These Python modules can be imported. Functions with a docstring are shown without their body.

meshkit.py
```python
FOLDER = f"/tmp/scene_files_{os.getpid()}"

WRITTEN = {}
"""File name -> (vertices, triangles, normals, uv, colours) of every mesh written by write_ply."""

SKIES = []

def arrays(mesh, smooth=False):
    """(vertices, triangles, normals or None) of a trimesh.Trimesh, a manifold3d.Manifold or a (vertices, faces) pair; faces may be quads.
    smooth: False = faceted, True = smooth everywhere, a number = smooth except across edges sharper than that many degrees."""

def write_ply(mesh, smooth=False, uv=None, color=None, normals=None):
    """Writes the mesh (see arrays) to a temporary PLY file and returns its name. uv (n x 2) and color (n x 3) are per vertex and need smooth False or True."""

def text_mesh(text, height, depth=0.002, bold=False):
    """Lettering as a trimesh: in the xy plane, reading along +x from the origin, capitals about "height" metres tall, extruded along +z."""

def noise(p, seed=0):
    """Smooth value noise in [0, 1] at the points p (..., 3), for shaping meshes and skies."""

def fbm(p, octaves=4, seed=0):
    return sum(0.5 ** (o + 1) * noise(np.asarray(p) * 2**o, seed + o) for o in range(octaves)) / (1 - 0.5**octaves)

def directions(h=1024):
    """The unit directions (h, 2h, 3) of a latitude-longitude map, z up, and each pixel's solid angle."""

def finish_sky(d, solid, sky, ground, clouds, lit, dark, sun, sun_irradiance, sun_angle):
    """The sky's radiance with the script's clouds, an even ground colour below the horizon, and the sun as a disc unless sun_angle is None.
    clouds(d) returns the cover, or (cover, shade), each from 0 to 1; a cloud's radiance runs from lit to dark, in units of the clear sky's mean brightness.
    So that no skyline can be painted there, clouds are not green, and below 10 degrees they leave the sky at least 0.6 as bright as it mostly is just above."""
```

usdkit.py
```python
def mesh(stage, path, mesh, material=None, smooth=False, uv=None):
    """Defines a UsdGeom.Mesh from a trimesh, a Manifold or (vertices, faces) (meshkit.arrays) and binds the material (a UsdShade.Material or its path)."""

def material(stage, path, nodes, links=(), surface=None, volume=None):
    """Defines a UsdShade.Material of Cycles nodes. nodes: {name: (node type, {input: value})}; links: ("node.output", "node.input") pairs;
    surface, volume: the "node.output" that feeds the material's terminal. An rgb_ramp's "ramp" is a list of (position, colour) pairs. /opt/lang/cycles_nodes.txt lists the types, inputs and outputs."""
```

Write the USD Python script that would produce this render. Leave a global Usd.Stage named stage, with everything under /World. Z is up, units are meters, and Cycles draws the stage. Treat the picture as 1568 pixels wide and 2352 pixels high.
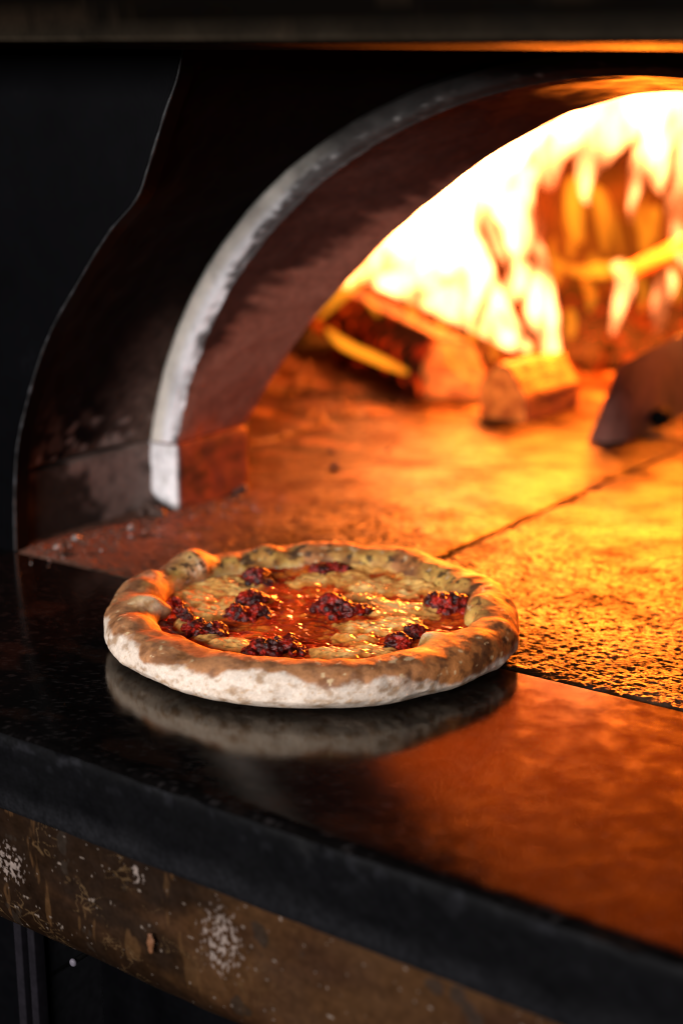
import math
import numpy as np
import trimesh
import usdkit
import meshkit
from meshkit import noise, fbm
from scipy.interpolate import splprep, splev, PchipInterpolator
from pxr import Usd, UsdGeom, UsdLux, UsdShade, Gf, Sdf, Vt

stage = Usd.Stage.CreateInMemory()
UsdGeom.SetStageUpAxis(stage, UsdGeom.Tokens.z)
UsdGeom.SetStageMetersPerUnit(stage, 1.0)
UsdGeom.Xform.Define(stage, '/World')
UsdGeom.Scope.Define(stage, '/World/Looks')
RNG = np.random.default_rng(7)

# ------------------------------------------------------------------ camera
YAW, TILT, CAM_H = 35.2, 15.0, 0.349
cam = UsdGeom.Camera.Define(stage, '/World/camera')
cam.AddTranslateOp().Set(Gf.Vec3d(0, 0, CAM_H))
cam.AddRotateZOp().Set(YAW)
cam.AddRotateXOp().Set(90 - TILT)
cam.CreateFocalLengthAttr(50.0)
cam.CreateHorizontalApertureAttr(24.0)
cam.CreateVerticalApertureAttr(36.0)
cam.CreateFocusDistanceAttr(0.93)
cam.CreateFStopAttr(3.2)
cam.CreateExposureAttr(0.0)
cam.CreateClippingRangeAttr(Gf.Vec2f(0.02, 100))

# ------------------------------------------------------------------ lamps
def rect_light(name, pos, target, w, h, power, color):
    L = UsdLux.RectLight.Define(stage, '/World/' + name)
    z = np.array(pos, float) - np.array(target, float)
    z /= np.linalg.norm(z)
    x = np.cross([0, 0, 1.0], z); x /= np.linalg.norm(x)
    y = np.cross(z, x)
    m = Gf.Matrix4d(*x, 0, *y, 0, *z, 0, *map(float, pos), 1)
    L.AddTransformOp().Set(m)
    L.CreateWidthAttr(w); L.CreateHeightAttr(h)
    L.CreateIntensityAttr(power); L.CreateColorAttr(Gf.Vec3f(*color))
    return L
# the cool light of the room in front of the oven, falling in under the hood
rect_light('room_window_light', (-0.55, -1.45, .68), (-0.60, 0.8, 0.08), 2.6, 0.5, 27.0, (1.0, 0.96, 0.95))
FIRE_LIGHT = 1.0
# the cores of the fire
for nm, p, r in (('fire_core_light', (-1.02, 1.86, .27), .05), ('fire_core_light_001', (-.78, 1.80, .22), .05), ('fire_core_light_002', (-.70, 2.02, .32), .05)):
    L = UsdLux.SphereLight.Define(stage, '/World/' + nm)
    L.AddTranslateOp().Set(Gf.Vec3d(*p)); L.CreateRadiusAttr(r)
    L.CreateIntensityAttr(1000.0 * FIRE_LIGHT); L.CreateColorAttr(Gf.Vec3f(1.0, .17, .008))

# ------------------------------------------------------------------ helpers
used = {}
def numbered(path):
    k = used.get(path, 0); used[path] = k + 1
    return path if k == 0 else f'{path}_{k:03d}'

class Thing:
    def __init__(self, path, base, rz): self.path, self.base, self.rz = path, np.array(base, float), rz

def custom(prim, label=None, category=None, group=None, kind=None):
    for k, v in (('label', label), ('category', category), ('group', group), ('kind', kind)):
        if v: prim.SetCustomDataByKey(k, v)

def thing(name, base, label, category, group=None, kind=None, rz=0.0):
    path = numbered('/World/' + name)
    x = UsdGeom.Xform.Define(stage, path)
    x.AddTranslateOp().Set(Gf.Vec3d(*map(float, base)))
    if rz: x.AddRotateZOp().Set(rz)
    custom(x.GetPrim(), label, category, group, kind)
    return Thing(path, base, rz)

def V3(p): return np.asarray(p, float)

def part(parent, name, geo, mat, smooth=30, col=None, local=False, label=None, kind=None):
    """One mesh; geo = trimesh or (v, f) in world coordinates unless local. parent: Thing, path or None (top level)."""
    if isinstance(geo, trimesh.Trimesh): v, f = np.array(geo.vertices), np.array(geo.faces)
    else: v, f = V3(geo[0]), np.asarray(geo[1], int)
    root = '/World' if parent is None else (parent.path if isinstance(parent, Thing) else parent[0])
    th = parent if isinstance(parent, Thing) else (parent[1] if parent is not None else None)
    if th is not None and not local:
        v = v - th.base
        if th.rz:
            a = math.radians(-th.rz); c, s = math.cos(a), math.sin(a)
            v = np.stack([v[:, 0] * c - v[:, 1] * s, v[:, 0] * s + v[:, 1] * c, v[:, 2]], 1)
    path = numbered(root + '/' + name)
    if f.shape[1] == 4: f = np.vstack([f[:, [0, 1, 2]], f[:, [0, 2, 3]]])
    m = usdkit.mesh(stage, path, trimesh.Trimesh(v, f, process=False), MATS[mat], smooth=(True if col is not None else smooth))
    if col is not None:
        UsdGeom.PrimvarsAPI(m).CreatePrimvar('tint', Sdf.ValueTypeNames.Color3fArray, 'vertex').Set(Vt.Vec3fArray.FromNumpy(np.asarray(col, np.float32)))
    custom(m.GetPrim(), label, None, None, kind)
    return (path, th)

def top(name, geo, mat, label, category, group=None, kind=None, **k):
    p = part(None, name, geo, mat, **k)
    custom(stage.GetPrimAtPath(p[0]), label, category, group, kind)
    return p

def grid(P):
    """(n, m, 3) points -> vertices, triangles"""
    n, m = P.shape[:2]
    i, j = np.meshgrid(np.arange(n - 1), np.arange(m - 1), indexing='ij')
    a = i * m + j
    q = np.stack([a, a + 1, a + m + 1, a + m], -1).reshape(-1, 4)
    return P.reshape(-1, 3), np.vstack([q[:, [0, 1, 2]], q[:, [0, 2, 3]]])

def lerp(a, b, t):
    t = np.asarray(t)[..., None]
    return np.asarray(a, float) * (1 - t) + np.asarray(b, float) * t

def sstep(a, b, x):
    t = np.clip((np.asarray(x, float) - a) / (b - a), 0, 1)
    return t * t * (3 - 2 * t)

def cbox(x0, x1, y0, y1, z0, z1, c=0.002, seed=0, rough=0.0, n=None):
    """A box with chamfered edges."""
    import manifold3d as m3
    pts = []
    for x, sx in ((x0, 1), (x1, -1)):
        for y, sy in ((y0, 1), (y1, -1)):
            for z, sz in ((z0, 1), (z1, -1)):
                pts += [(x + sx * c, y + sy * c, z), (x + sx * c, y, z + sz * c), (x, y + sy * c, z + sz * c)]
    m = m3.Manifold.hull_points(np.array(pts))
    if n: m = m.refine_to_length(n)
    mm = m.to_mesh()
    v, f = np.array(mm.vert_properties[:, :3], float), np.array(mm.tri_verts)
    if rough:
        for k in range(3): v[:, k] += (fbm(v * 60 + 17 * k, 3, seed + k) - .5) * 2 * rough
    return v, f

# the photograph's camera, for placing things on their own planes in the oven
_t, _F = math.radians(TILT), 3267.0
_y = math.radians(YAW)
def ray(u, v):
    x, y = (u - 784) / _F, -(v - 1176) / _F
    f, z = math.cos(_t) + y * math.sin(_t), -math.sin(_t) + y * math.cos(_t)
    return np.array([x * math.cos(_y) - f * math.sin(_y), x * math.sin(_y) + f * math.cos(_y), z])
EYE = np.array([0, 0, CAM_H])
def atV(u, v, V): d = ray(u, v); return EYE + d * (V / d[1])
def atZ(u, v, z=0.0): d = ray(u, v); return EYE + d * ((z - CAM_H) / d[2])

# ------------------------------------------------------------------ materials
MATS = {}
def M(name, nodes, links=(), surface='p.BSDF', volume=None):
    MATS[name] = usdkit.material(stage, '/World/Looks/' + name, nodes, links, surface=surface, volume=volume)

def tinted(name, rough=(.5, .7), bump=(200, .3, .001), spec=.5, vary=.25, vscale=120, extra=None, bump2=None, rscale=40, specvar=None):
    """base colour from the mesh's tint, with fine grain; rough range by noise; bump (scale, strength, distance)"""
    N = {
        'a': ('attribute', {'attribute': 'tint'}),
        'g': ('geometry', {}),
        'n': ('noise_texture', {'scale': vscale, 'detail': 5.0, 'roughness': .65}),
        'nr': ('map_range', {'from_min': .3, 'from_max': .7, 'to_min': 1 - vary, 'to_max': 1 + vary}),
        'mul': ('vector_math', {'math_type': 'scale'}),
        'r': ('noise_texture', {'scale': rscale, 'detail': 4.0}),
        'rr': ('map_range', {'from_min': .3, 'from_max': .7, 'to_min': rough[0], 'to_max': rough[1], 'clamp': True}),
        'bn': ('noise_texture', {'scale': bump[0], 'detail': 4.0, 'roughness': .6}),
        'b': ('bump', {'strength': bump[1], 'distance': bump[2]}),
        'p': ('principled_bsdf', {'specular_ior_level': spec, **(extra or {})}),
    }
    L = [('g.position', 'n.vector'), ('g.position', 'r.vector'), ('g.position', 'bn.vector'), ('n.fac', 'nr.value'),
         ('a.color', 'mul.vector1'), ('nr.result', 'mul.scale'), ('mul.vector', 'p.base_color'),
         ('r.fac', 'rr.value'), ('rr.result', 'p.roughness'), ('bn.fac', 'b.height'), ('b.normal', 'p.normal')]
    if specvar:
        N['sv'] = ('noise_texture', {'scale': 16.0, 'detail': 4.0, 'roughness': .6})
        N['sr'] = ('map_range', {'from_min': .40, 'from_max': .60, 'to_min': spec * specvar, 'to_max': spec, 'clamp': True})
        L += [('g.position', 'sv.vector'), ('sv.fac', 'sr.value'), ('sr.result', 'p.specular_ior_level')]
    if bump2:
        N['bn2'] = ('noise_texture', {'scale': bump2[0], 'detail': 3.0})
        N['b2'] = ('bump', {'strength': bump2[1], 'distance': bump2[2]})
        L += [('g.position', 'bn2.vector'), ('bn2.fac', 'b2.height'), ('b2.normal', 'b.normal')]
    M(name, N, L)

tinted('brick', (.65, .9), (350, .35, .0008), spec=.12)
tinted('plaster', (.6, .85), (420, .5, .0008), spec=.3, vary=.12)
tinted('soot', (.75, .95), (260, .5, .001), spec=.06, vary=.4)
tinted('plate_paint', (.42, .6), (900, .35, .0004), spec=.45, vary=.25)
M('facade_paint', {'g': ('geometry', {}), 'n': ('noise_texture', {'scale': 14.0, 'detail': 6.0, 'roughness': .7}), 'c': ('rgb_ramp', {'ramp': [(.3, (.0006, .0006, .0009)), (.6, (.0012, .0012, .0017)), (.72, (.003, .003, .0038))]}),
  'n2': ('noise_texture', {'scale': 700.0, 'detail': 3.0}), 'b': ('bump', {'strength': .35, 'distance': .0005}), 'p': ('principled_bsdf', {'roughness': .5, 'specular_ior_level': .03})},
  [('g.position', 'n.vector'), ('n.fac', 'c.fac'), ('c.color', 'p.base_color'), ('g.position', 'n2.vector'), ('n2.fac', 'b.height'), ('b.normal', 'p.normal')])
tinted('tile', (.26, .42), (430, .9, .0018), spec=.055, vary=.35, vscale=300, bump2=(60, .3, .002), specvar=.25)
tinted('slab', (.07, .14), (900, .10, .0003), extra={'specular_tint': (1.0, .76, .42)}, spec=.55, vary=.5, vscale=600, rscale=60, bump2=(80, .02, .001))
tinted('slab_edge', (.5, .7), (500, .4, .0006), spec=.05, vary=.5, vscale=300)
tinted('apron', (.35, .55), (240, .35, .0008), spec=.12, vary=.3, vscale=160)
tinted('crust', (.5, .8), (900, .45, .0006), spec=.3, vary=.16, vscale=500, bump2=(260, .3, .001))
tinted('sauce', (.06, .16), (520, .1, .0006), spec=.6, vary=.35, vscale=300, bump2=(170, .12, .001))
tinted('cheese', (.10, .22), (420, .2, .0006), spec=.55, vary=.2, vscale=350, bump2=(170, .15, .001))
tinted('sausage', (.22, .45), (800, .6, .001), spec=.28, vary=.6, vscale=500)
tinted('wood', (.6, .9), (160, .6, .002), spec=.3, vary=.4, vscale=60)
tinted('iron', (.4, .6), (200, .3, .001), spec=.4, vary=.3)
tinted('steel', (.6, .8), (120, .12, .0005), spec=.01, vary=.3, vscale=40)
tinted('dark_steel', (.3, .45), (300, .15, .0004), spec=.12, vary=.3)
tinted('dome', (.7, .9), (60, .5, .004), spec=.2, vary=.4, vscale=30)
M('crumb', {'o': ('attribute', {'attribute': 'tint'}), 'p': ('principled_bsdf', {'roughness': .7})}, [('o.color', 'p.base_color')])
def flame_het(name, s, color, lo, hi, freq=(17, 17, 5.5)):
    M(name, {'g': ('geometry', {}), 'm': ('mapping', {'scale': freq}), 'n': ('noise_texture', {'scale': 1.0, 'detail': 3.0, 'roughness': .55, 'distortion': .8}),
             'r': ('map_range', {'from_min': lo, 'from_max': hi, 'to_min': .02, 'to_max': 1.0, 'clamp': True}), 'q': ('math', {'math_type': 'power', 'value2': 2.0}), 'x': ('math', {'math_type': 'multiply', 'value2': s}),
             'v': ('principled_volume', {'density': 0.0, 'color': (0, 0, 0), 'emission_color': color})},
      [('g.position', 'm.vector'), ('m.vector', 'n.vector'), ('n.fac', 'r.value'), ('r.result', 'q.value1'), ('q.value', 'x.value1'), ('x.value', 'v.emission_strength')], surface=None, volume='v.volume')
def flame_mat(name, s, color):
    M(name, {'v': ('principled_volume', {'density': 0.0, 'color': (0, 0, 0), 'emission_strength': s, 'emission_color': color})}, surface=None, volume='v.volume')
FC = (1.0, .26, .075)
flame_het('flame_hot', 640.0 * FIRE_LIGHT, FC, .40, .65, (26, 26, 7))
flame_mat('flame_mid', 60.0 * FIRE_LIGHT, (1.0, .29, .012))
flame_mat('flame_veil', .8 * FIRE_LIGHT, (1.0, .22, .004))
M('added_glow_end', {'g': ('geometry', {}), 'a': ('attribute', {'attribute': 'tint'}), 'n': ('noise_texture', {'scale': 48.0, 'detail': 4.0}),  # emission added in place of flame light on the cut ends
            'c': ('rgb_ramp', {'ramp': [(0, (.06, .006, 0)), (.40, (.14, .022, .002)), (.60, (.42, .095, .012)), (1, (.9, .25, .03))]}),
            'bn': ('noise_texture', {'scale': 160.0, 'detail': 4.0}), 'b': ('bump', {'strength': .6, 'distance': .002}),
            'p': ('principled_bsdf', {'roughness': .9, 'specular_ior_level': .0, 'emission_strength': 1.6})},
  [('g.position', 'n.vector'), ('g.position', 'bn.vector'), ('bn.fac', 'b.height'), ('b.normal', 'p.normal'), ('n.fac', 'c.fac'), ('c.color', 'p.emission_color'), ('a.color', 'p.base_color')])
M('burning_wood', {'g': ('geometry', {}), 'a': ('attribute', {'attribute': 'tint'}), 'n': ('noise_texture', {'scale': 34.0, 'detail': 3.0}),
            'c': ('rgb_ramp', {'ramp': [(0, (0, 0, 0)), (.52, (.004, 0, 0)), (.60, (.35, .012, .001)), (.72, (1.2, .09, .003)), (1, (1.8, .2, .01))]}),
            'bn': ('noise_texture', {'scale': 160.0, 'detail': 4.0}), 'b': ('bump', {'strength': .6, 'distance': .002}),
            'p': ('principled_bsdf', {'roughness': .9, 'specular_ior_level': .2, 'emission_strength': 1.0})},
  [('g.position', 'n.vector'), ('g.position', 'bn.vector'), ('bn.fac', 'b.height'), ('b.normal', 'p.normal'), ('n.fac', 'c.fac'), ('c.color', 'p.emission_color'), ('a.color', 'p.base_color')])
M('ember', {'g': ('geometry', {}), 'n': ('noise_texture', {'scale': 28.0, 'detail': 2.0}),
            'c': ('rgb_ramp', {'ramp': [(0, (0, 0, 0)), (.47, (.006, .0001, 0)), (.58, (.10, .002, 0)), (.66, (.7, .03, .001)), (1, (1.8, .16, .005))]}),
            'p': ('principled_bsdf', {'base_color': (.005, .003, .0025), 'roughness': .9, 'specular_ior_level': .1, 'emission_strength': 1.0})},
  [('g.position', 'n.vector'), ('n.fac', 'c.fac'), ('c.color', 'p.emission_color')])

# ------------------------------------------------------------------ arch outlines (x, z) in the plane of the oven's front
XC = -0.456
def outline(pts, n):
    pts = np.array(pts, float)
    full = np.vstack([pts, np.stack([2 * XC - pts[::-1, 0], pts[::-1, 1]], 1)])
    tck, _ = splprep(full.T, s=0.00004, k=3)
    s = np.linspace(0, 1, n * 4); c = np.array(splev(s, tck)).T
    d = np.r_[0, np.cumsum(np.linalg.norm(np.diff(c, axis=0), axis=1))]
    t = np.linspace(0, d[-1], n)
    return np.stack([np.interp(t, d, c[:, 0]), np.interp(t, d, c[:, 1])], 1)
JOINT = 0.066
inner_pts = [(-.884, .066), (-.878, .100), (-.855, .150), (-.807, .221), (-.738, .291), (-.664, .340), (-.602, .364), (-.530, .381)]
outer_pts = [(-.917, .066), (-.899, .125), (-.864, .200), (-.815, .261), (-.766, .306), (-.702, .346), (-.642, .374), (-.555, .401)]
plate_pts = [(-.905, -.02), (-.903, .03), (-.897, .081), (-.876, .14), (-.85, .189), (-.818, .229), (-.777, .275), (-.745, .304), (-.736, .322), (-.717, .362), (-.703, .39), (-.694, .43), (-.688, .52), (-.688, .66)]
NA = 260
IN, OUT = outline(inner_pts, NA), outline(outer_pts, NA)
mouth_pts = [(-.884, .066), (-.866, .098), (-.822, .155), (-.761, .217), (-.69, .274), (-.604, .333), (-.545, .361), (-.480, .380)]
IN2 = outline(mouth_pts, NA)
VA, VB, VP = 0.98, 1.09, 0.80            # arch front, arch back (mouth), back of the facade plate

oven = thing('pizza_oven', (XC, VA, 0), 'dark wood fired masonry oven with sooty white edged arch around the blazing fire', 'oven')

def arch_points(curve, V): return np.stack([curve[:, 0], np.full(len(curve), V), curve[:, 1]], 1)

# white edged ring: front face with a broken inner arris, then the lining (soffit)
nf = 22
s = np.linspace(0, 1, nf)
A_, B_ = arch_points(OUT, VA), arch_points(IN, VA)
P = A_[:, None] * (1 - s[None, :, None]) + B_[:, None] * s[None, :, None]
# the arris towards the lining is rounded and crumbling
edge = sstep(.62, 1, s)[None]
nz = fbm(P * 130, 4, 3)
P[..., 1] += edge ** 2 * .006 + (fbm(P * 60, 3, 5) - .5) * .002 + edge * (nz - .5) * .008
P[..., 1] += sstep(.16, 0, s)[None] * .004
RIM_IN = P[:, -1].copy()
h = P[..., 2]
pale = lerp((.74, .70, .62), (.82, .82, .84), np.broadcast_to(sstep(.35, .7, s)[None], h.shape))
pale *= (1 - .35 * sstep(.55, .75, fbm(P * [70, 70, 25], 4, 9)))[..., None]
sootm = sstep(.20, .37, h + (fbm(P * 30, 4, 11) - .5) * .10)
low = np.clip(1 - sootm, 0, 1)
rim_break = sstep(.52, .66, s[None] * .62 + (fbm(P * 60, 3, 21) - .5) * .36 + (fbm(P * 260, 3, 22) - .5) * .30 + .22 * sstep(.20, .34, h))
spark = sstep(.56, .66, fbm(P * [160, 160, 90], 3, 31)) * sstep(.45, .8, s)[None]
soot_c = lerp((.012, .010, .009), (.30, .28, .27), spark * .8)
col = lerp(pale, soot_c, np.clip(sootm, 0, 1))
col = lerp(col, (.03, .024, .022), rim_break * .92)
ring = part(oven, 'arch_face', grid(P), 'plaster', col=col.reshape(-1, 3), label='white plastered front edge of the arch, sooted black towards the top')

nl = 46
t = np.linspace(0, 1, nl)
B_ = arch_points(IN2, VB)
A_ = RIM_IN
P = A_[:, None] * (1 - t[None, :, None]) + B_[:, None] * t[None, :, None]
nrm = np.stack([P[..., 0] - XC, 0 * P[..., 0], P[..., 2] * .9], -1); nrm /= np.linalg.norm(nrm, axis=-1, keepdims=True)
P += nrm * ((fbm(P * 25, 4, 41) - .5) * .005)[..., None] * sstep(0, .1, t)[None, :, None]
h = P[..., 2]
clean = lerp((.26, .10, .066), (.32, .13, .088), fbm(P * 40, 4, 43))
streak = fbm(np.stack([P[..., 0] * 80 + h * 90, P[..., 1] * 14, h * 40], -1), 4, 47)
soot = sstep(.33, .60, streak * .45 + sstep(.08, .28, h - .16 * (P[..., 1] - VA) / .11 + .03) * .55)
soot = np.clip(soot + sstep(.08, .2, h) * sstep(.28, .0, t[None] + (fbm(P * 90, 4, 51) - .5) * .25) * .9, 0, 1)
soot = np.clip(soot, 0, 1)
col = lerp(clean, lerp((.035, .014, .011), (.075, .026, .018), fbm(P * 60, 3, 53)), soot)
part(oven, 'arch_lining', grid(P), 'brick', col=col.reshape(-1, 3), label='reddish brick lining under the arch with black soot streaks')

# vestibule lining between the facade plate and the arch, black with soot, dusty at the bottom
pp = np.array(plate_pts)
d = np.r_[0, np.cumsum(np.linalg.norm(np.diff(pp, axis=0), axis=1))]
half = NA // 2
tt = np.linspace(0, 1, half)
px_, pz_ = PchipInterpolator(d, pp[:, 0]), PchipInterpolator(d, pp[:, 1])
k0 = d[np.argmin(abs(pp[:, 1] - .066))] * .8 + .02
PL = np.stack([px_(np.linspace(d[0], d[-1], 400)), pz_(np.linspace(d[0], d[-1], 400))], 1)
i0 = np.argmin(abs(PL[:, 1] - JOINT - .001))
def resample(c, n):
    dd = np.r_[0, np.cumsum(np.linalg.norm(np.diff(c, axis=0), axis=1))]
    q = np.linspace(0, dd[-1], n)
    return np.stack([np.interp(q, dd, c[:, 0]), np.interp(q, dd, c[:, 1])], 1)
for side in (1, -1):
    a = resample(PL[i0:], half); b = OUT[:half]
    w = np.linspace(0, 1, 40)
    P = np.zeros((half, 40, 3))
    P[..., 0] = a[:, None, 0] * (1 - w) + b[:, None, 0] * w - .0
    P[..., 2] = a[:, None, 1] * (1 - w) + b[:, None, 1] * w
    P[..., 1] = VP + .006 + (VA + .004 - VP - .006) * w[None]
    P[..., 0] -= .012 * np.sin(np.pi * w)[None]
    P[..., 0] -= .006 * (1 - w)[None]
    P[..., 0] += (fbm(P * 40, 4, 61) - .5) * .006
    h = P[..., 2]
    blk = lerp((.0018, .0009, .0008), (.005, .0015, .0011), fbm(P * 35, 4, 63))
    dust = sstep(.50, .62, fbm(P * [50, 50, 50], 5, 65)) * sstep(.14, .07, h)
    chips = sstep(.60, .66, fbm(P * [90, 60, 140], 4, 67)) * sstep(.115, .085, h)
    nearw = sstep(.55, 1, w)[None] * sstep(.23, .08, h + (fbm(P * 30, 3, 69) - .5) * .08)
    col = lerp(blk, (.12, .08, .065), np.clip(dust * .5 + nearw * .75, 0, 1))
    col = lerp(col, (.24, .19, .17), chips * .8)
    if side < 0: P[..., 0] = 2 * XC - P[..., 0]
    part(oven, 'vestibule_lining', grid(P), 'soot', col=col.reshape(-1, 3))

# low course of blocks the arch springs from: a front block beside the facade and a jamb block, mirrored
def block(x0, x1, y0, y1, z1, seed, tint, name, label=None, chip=False):
    v, f = cbox(x0, x1, y0, y1, -.012, z1, c=.003, n=.006, rough=.0012, seed=seed)
    if chip:
        # the corner at the foot is knocked off
        q = v - np.array([-.917, VA, 0]); k = q[:, 0] * .75 + np.maximum(q[:, 2], 0) * 1.0 + q[:, 1] * .4
        hit = k < .013
        v[hit, 1] += np.clip(.013 - k[hit], 0, .02) * 1.6
    part(oven, name, (v, f), 'brick', col=tint(v), label=label)
def dusty(v):
    c = lerp((.22, .16, .138), (.15, .105, .09), fbm(v * 60, 4, 71))
    dark = sstep(.40, .60, fbm(v * [42, 42, 52], 5, 73) * .7 + sstep(.97, .82, v[:, 1]) * .32 + sstep(.03, 0, v[:, 2]) * .10)
    return lerp(c, (.014, .010, .008), np.clip(dark * 1.0, 0, .95))
def jamb(v):
    white = sstep(VA + .004, VA + .001, v[:, 1])
    c = lerp((.10, .030, .020), (.15, .045, .03), fbm(v * 45, 4, 75))
    c = lerp(c, (.03, .015, .012), .75 * sstep(.45, .62, fbm(v * [30, 30, 70], 4, 77)))
    pale = lerp((.84, .83, .84), (.60, .58, .56), sstep(.58, .72, fbm(v * 120, 4, 79)))
    pale = lerp(pale, (.08, .07, .06), sstep(.008, .0, v[:, 2] + (fbm(v * 90, 3, 81) - .5) * .01))
    return lerp(c, pale, white)
for side in (1, -1):
    def mx(a, b): return (a, b) if side > 0 else (2 * XC - b, 2 * XC - a)
    block(*mx(-1.02, -.9155), VP + .016, VA + .02, .0625, 5 + side, dusty, 'front_block', 'grey brown sooty block at the foot of the vestibule')
    block(*mx(-1.02, -.882), VA + .001, VB, .0635, 15 + side, jamb, 'jamb_block', 'dark red jamb block with a white front end', chip=side > 0)

# masonry above and behind: front wall with the arch opening, and the dome
from shapely.geometry import Polygon
wall = Polygon([(-1.75, -.05), (.85, -.05), (.85, .95), (-1.75, .95)]).difference(Polygon([(-.884, -.1), *map(tuple, IN), (2 * XC + .884, -.1)]).buffer(.006))
def extrude_front(poly, y0, y1):
    m = trimesh.creation.extrude_polygon(poly, y1 - y0, engine='earcut')
    v = m.vertices
    return np.stack([v[:, 0], y1 - v[:, 2], v[:, 1]], 1), m.faces
v, f = extrude_front(wall, VA + .012, VB + .01)
part(oven, 'front_wall', (v, f), 'soot', col=np.tile((.008, .006, .005), (len(v), 1)), smooth=False)
th, ph = np.meshgrid(np.linspace(0, 2 * np.pi, 161), np.linspace(-.06, np.pi / 2, 60), indexing='ij')
DC, DR, DH = np.array([XC, 1.80, 0]), 1.06, .66
P = np.stack([DC[0] + DR * np.cos(th) * np.cos(ph) ** .8 if False else DC[0] + DR * np.cos(th) * np.cos(ph), DC[1] + DR * np.sin(th) * np.cos(ph), DH * np.sin(ph)], -1)
v, f = grid(P)
front = v[:, 1] < VB + .004
v[front, 1] = VB + .004
keep = ~(front[f].all(1))
f = f[keep]
v = v + (fbm(v * 9, 4, 91) - .5)[:, None] * [.02, .0, .03]
col = lerp((.04, .017, .008), (.012, .005, .003), sstep(.35, .65, fbm(v * 7, 4, 93)))
part(oven, 'dome', (v, f), 'dome', col=col)

# facade plate: dark painted sheet standing at the back of the shelf, cut in an ogee around the mouth
PLd = np.vstack([PL, [(-1.6, .66), (-1.6, -.02)]])
for side in (1, -1):
    q = PLd.copy()
    if side < 0: q[:, 0] = 2 * XC - q[:, 0]
    pg = Polygon(q).buffer(0)
    y0, y1 = VP - .004, VP + .012
    # bevelled front edge: two layers
    body = extrude_front(pg, y0 + .002, y1)
    fr = extrude_front(pg.buffer(-.0016), y0, y0 + .0035)
    v = np.vstack([body[0], fr[0]]); f = np.vstack([body[1], fr[1] + len(body[0])])
    m = trimesh.Trimesh(v, f, process=False)
    # the arris: a slim rounded strip along the cut
    part(oven, 'facade_plate', m, 'facade_paint', smooth=False, label='dark grey painted plate with a curved cut edge beside the oven mouth')
    c = PL[PL[:, 1] > 0].copy()
    if side < 0: c[:, 0] = 2 * XC - c[:, 0]
    k = 6; an = np.linspace(0, 2 * np.pi, k, endpoint=False)
    tg = np.gradient(c, axis=0); tg /= np.linalg.norm(tg, axis=1, keepdims=True); nn = np.stack([tg[:, 1], -tg[:, 0]], 1) * (1 if side > 0 else -1)
    rr = .0010 * (.55 + .9 * noise(np.stack([c[:, 0] * 120, c[:, 1] * 120, 0 * c[:, 0]], 1), 4))
    R = np.zeros((len(c), k + 1, 3))
    for j in range(k + 1):
        a = 2 * np.pi * j / k
        off = np.cos(a) * rr
        R[:, j, 0] = c[:, 0] + nn[:, 0] * off - nn[:, 0] * .0008
        R[:, j, 2] = c[:, 1] + nn[:, 1] * off - nn[:, 1] * .0008
        R[:, j, 1] = y0 + .0012 + np.sin(a) * rr
    g = grid(R)
    edge_glint = sstep(.50, .68, fbm(g[0] * 160, 3, 97)) * sstep(.36, .05, g[0][:, 2])  # broken pale highlight on the arris, painted into its colour
    part(oven, 'plate_edge', g, 'plate_paint', col=lerp((.003, .003, .0035), (.035, .035, .04), edge_glint), label='edge along the cut of the plate with a painted pale highlight')

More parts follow.
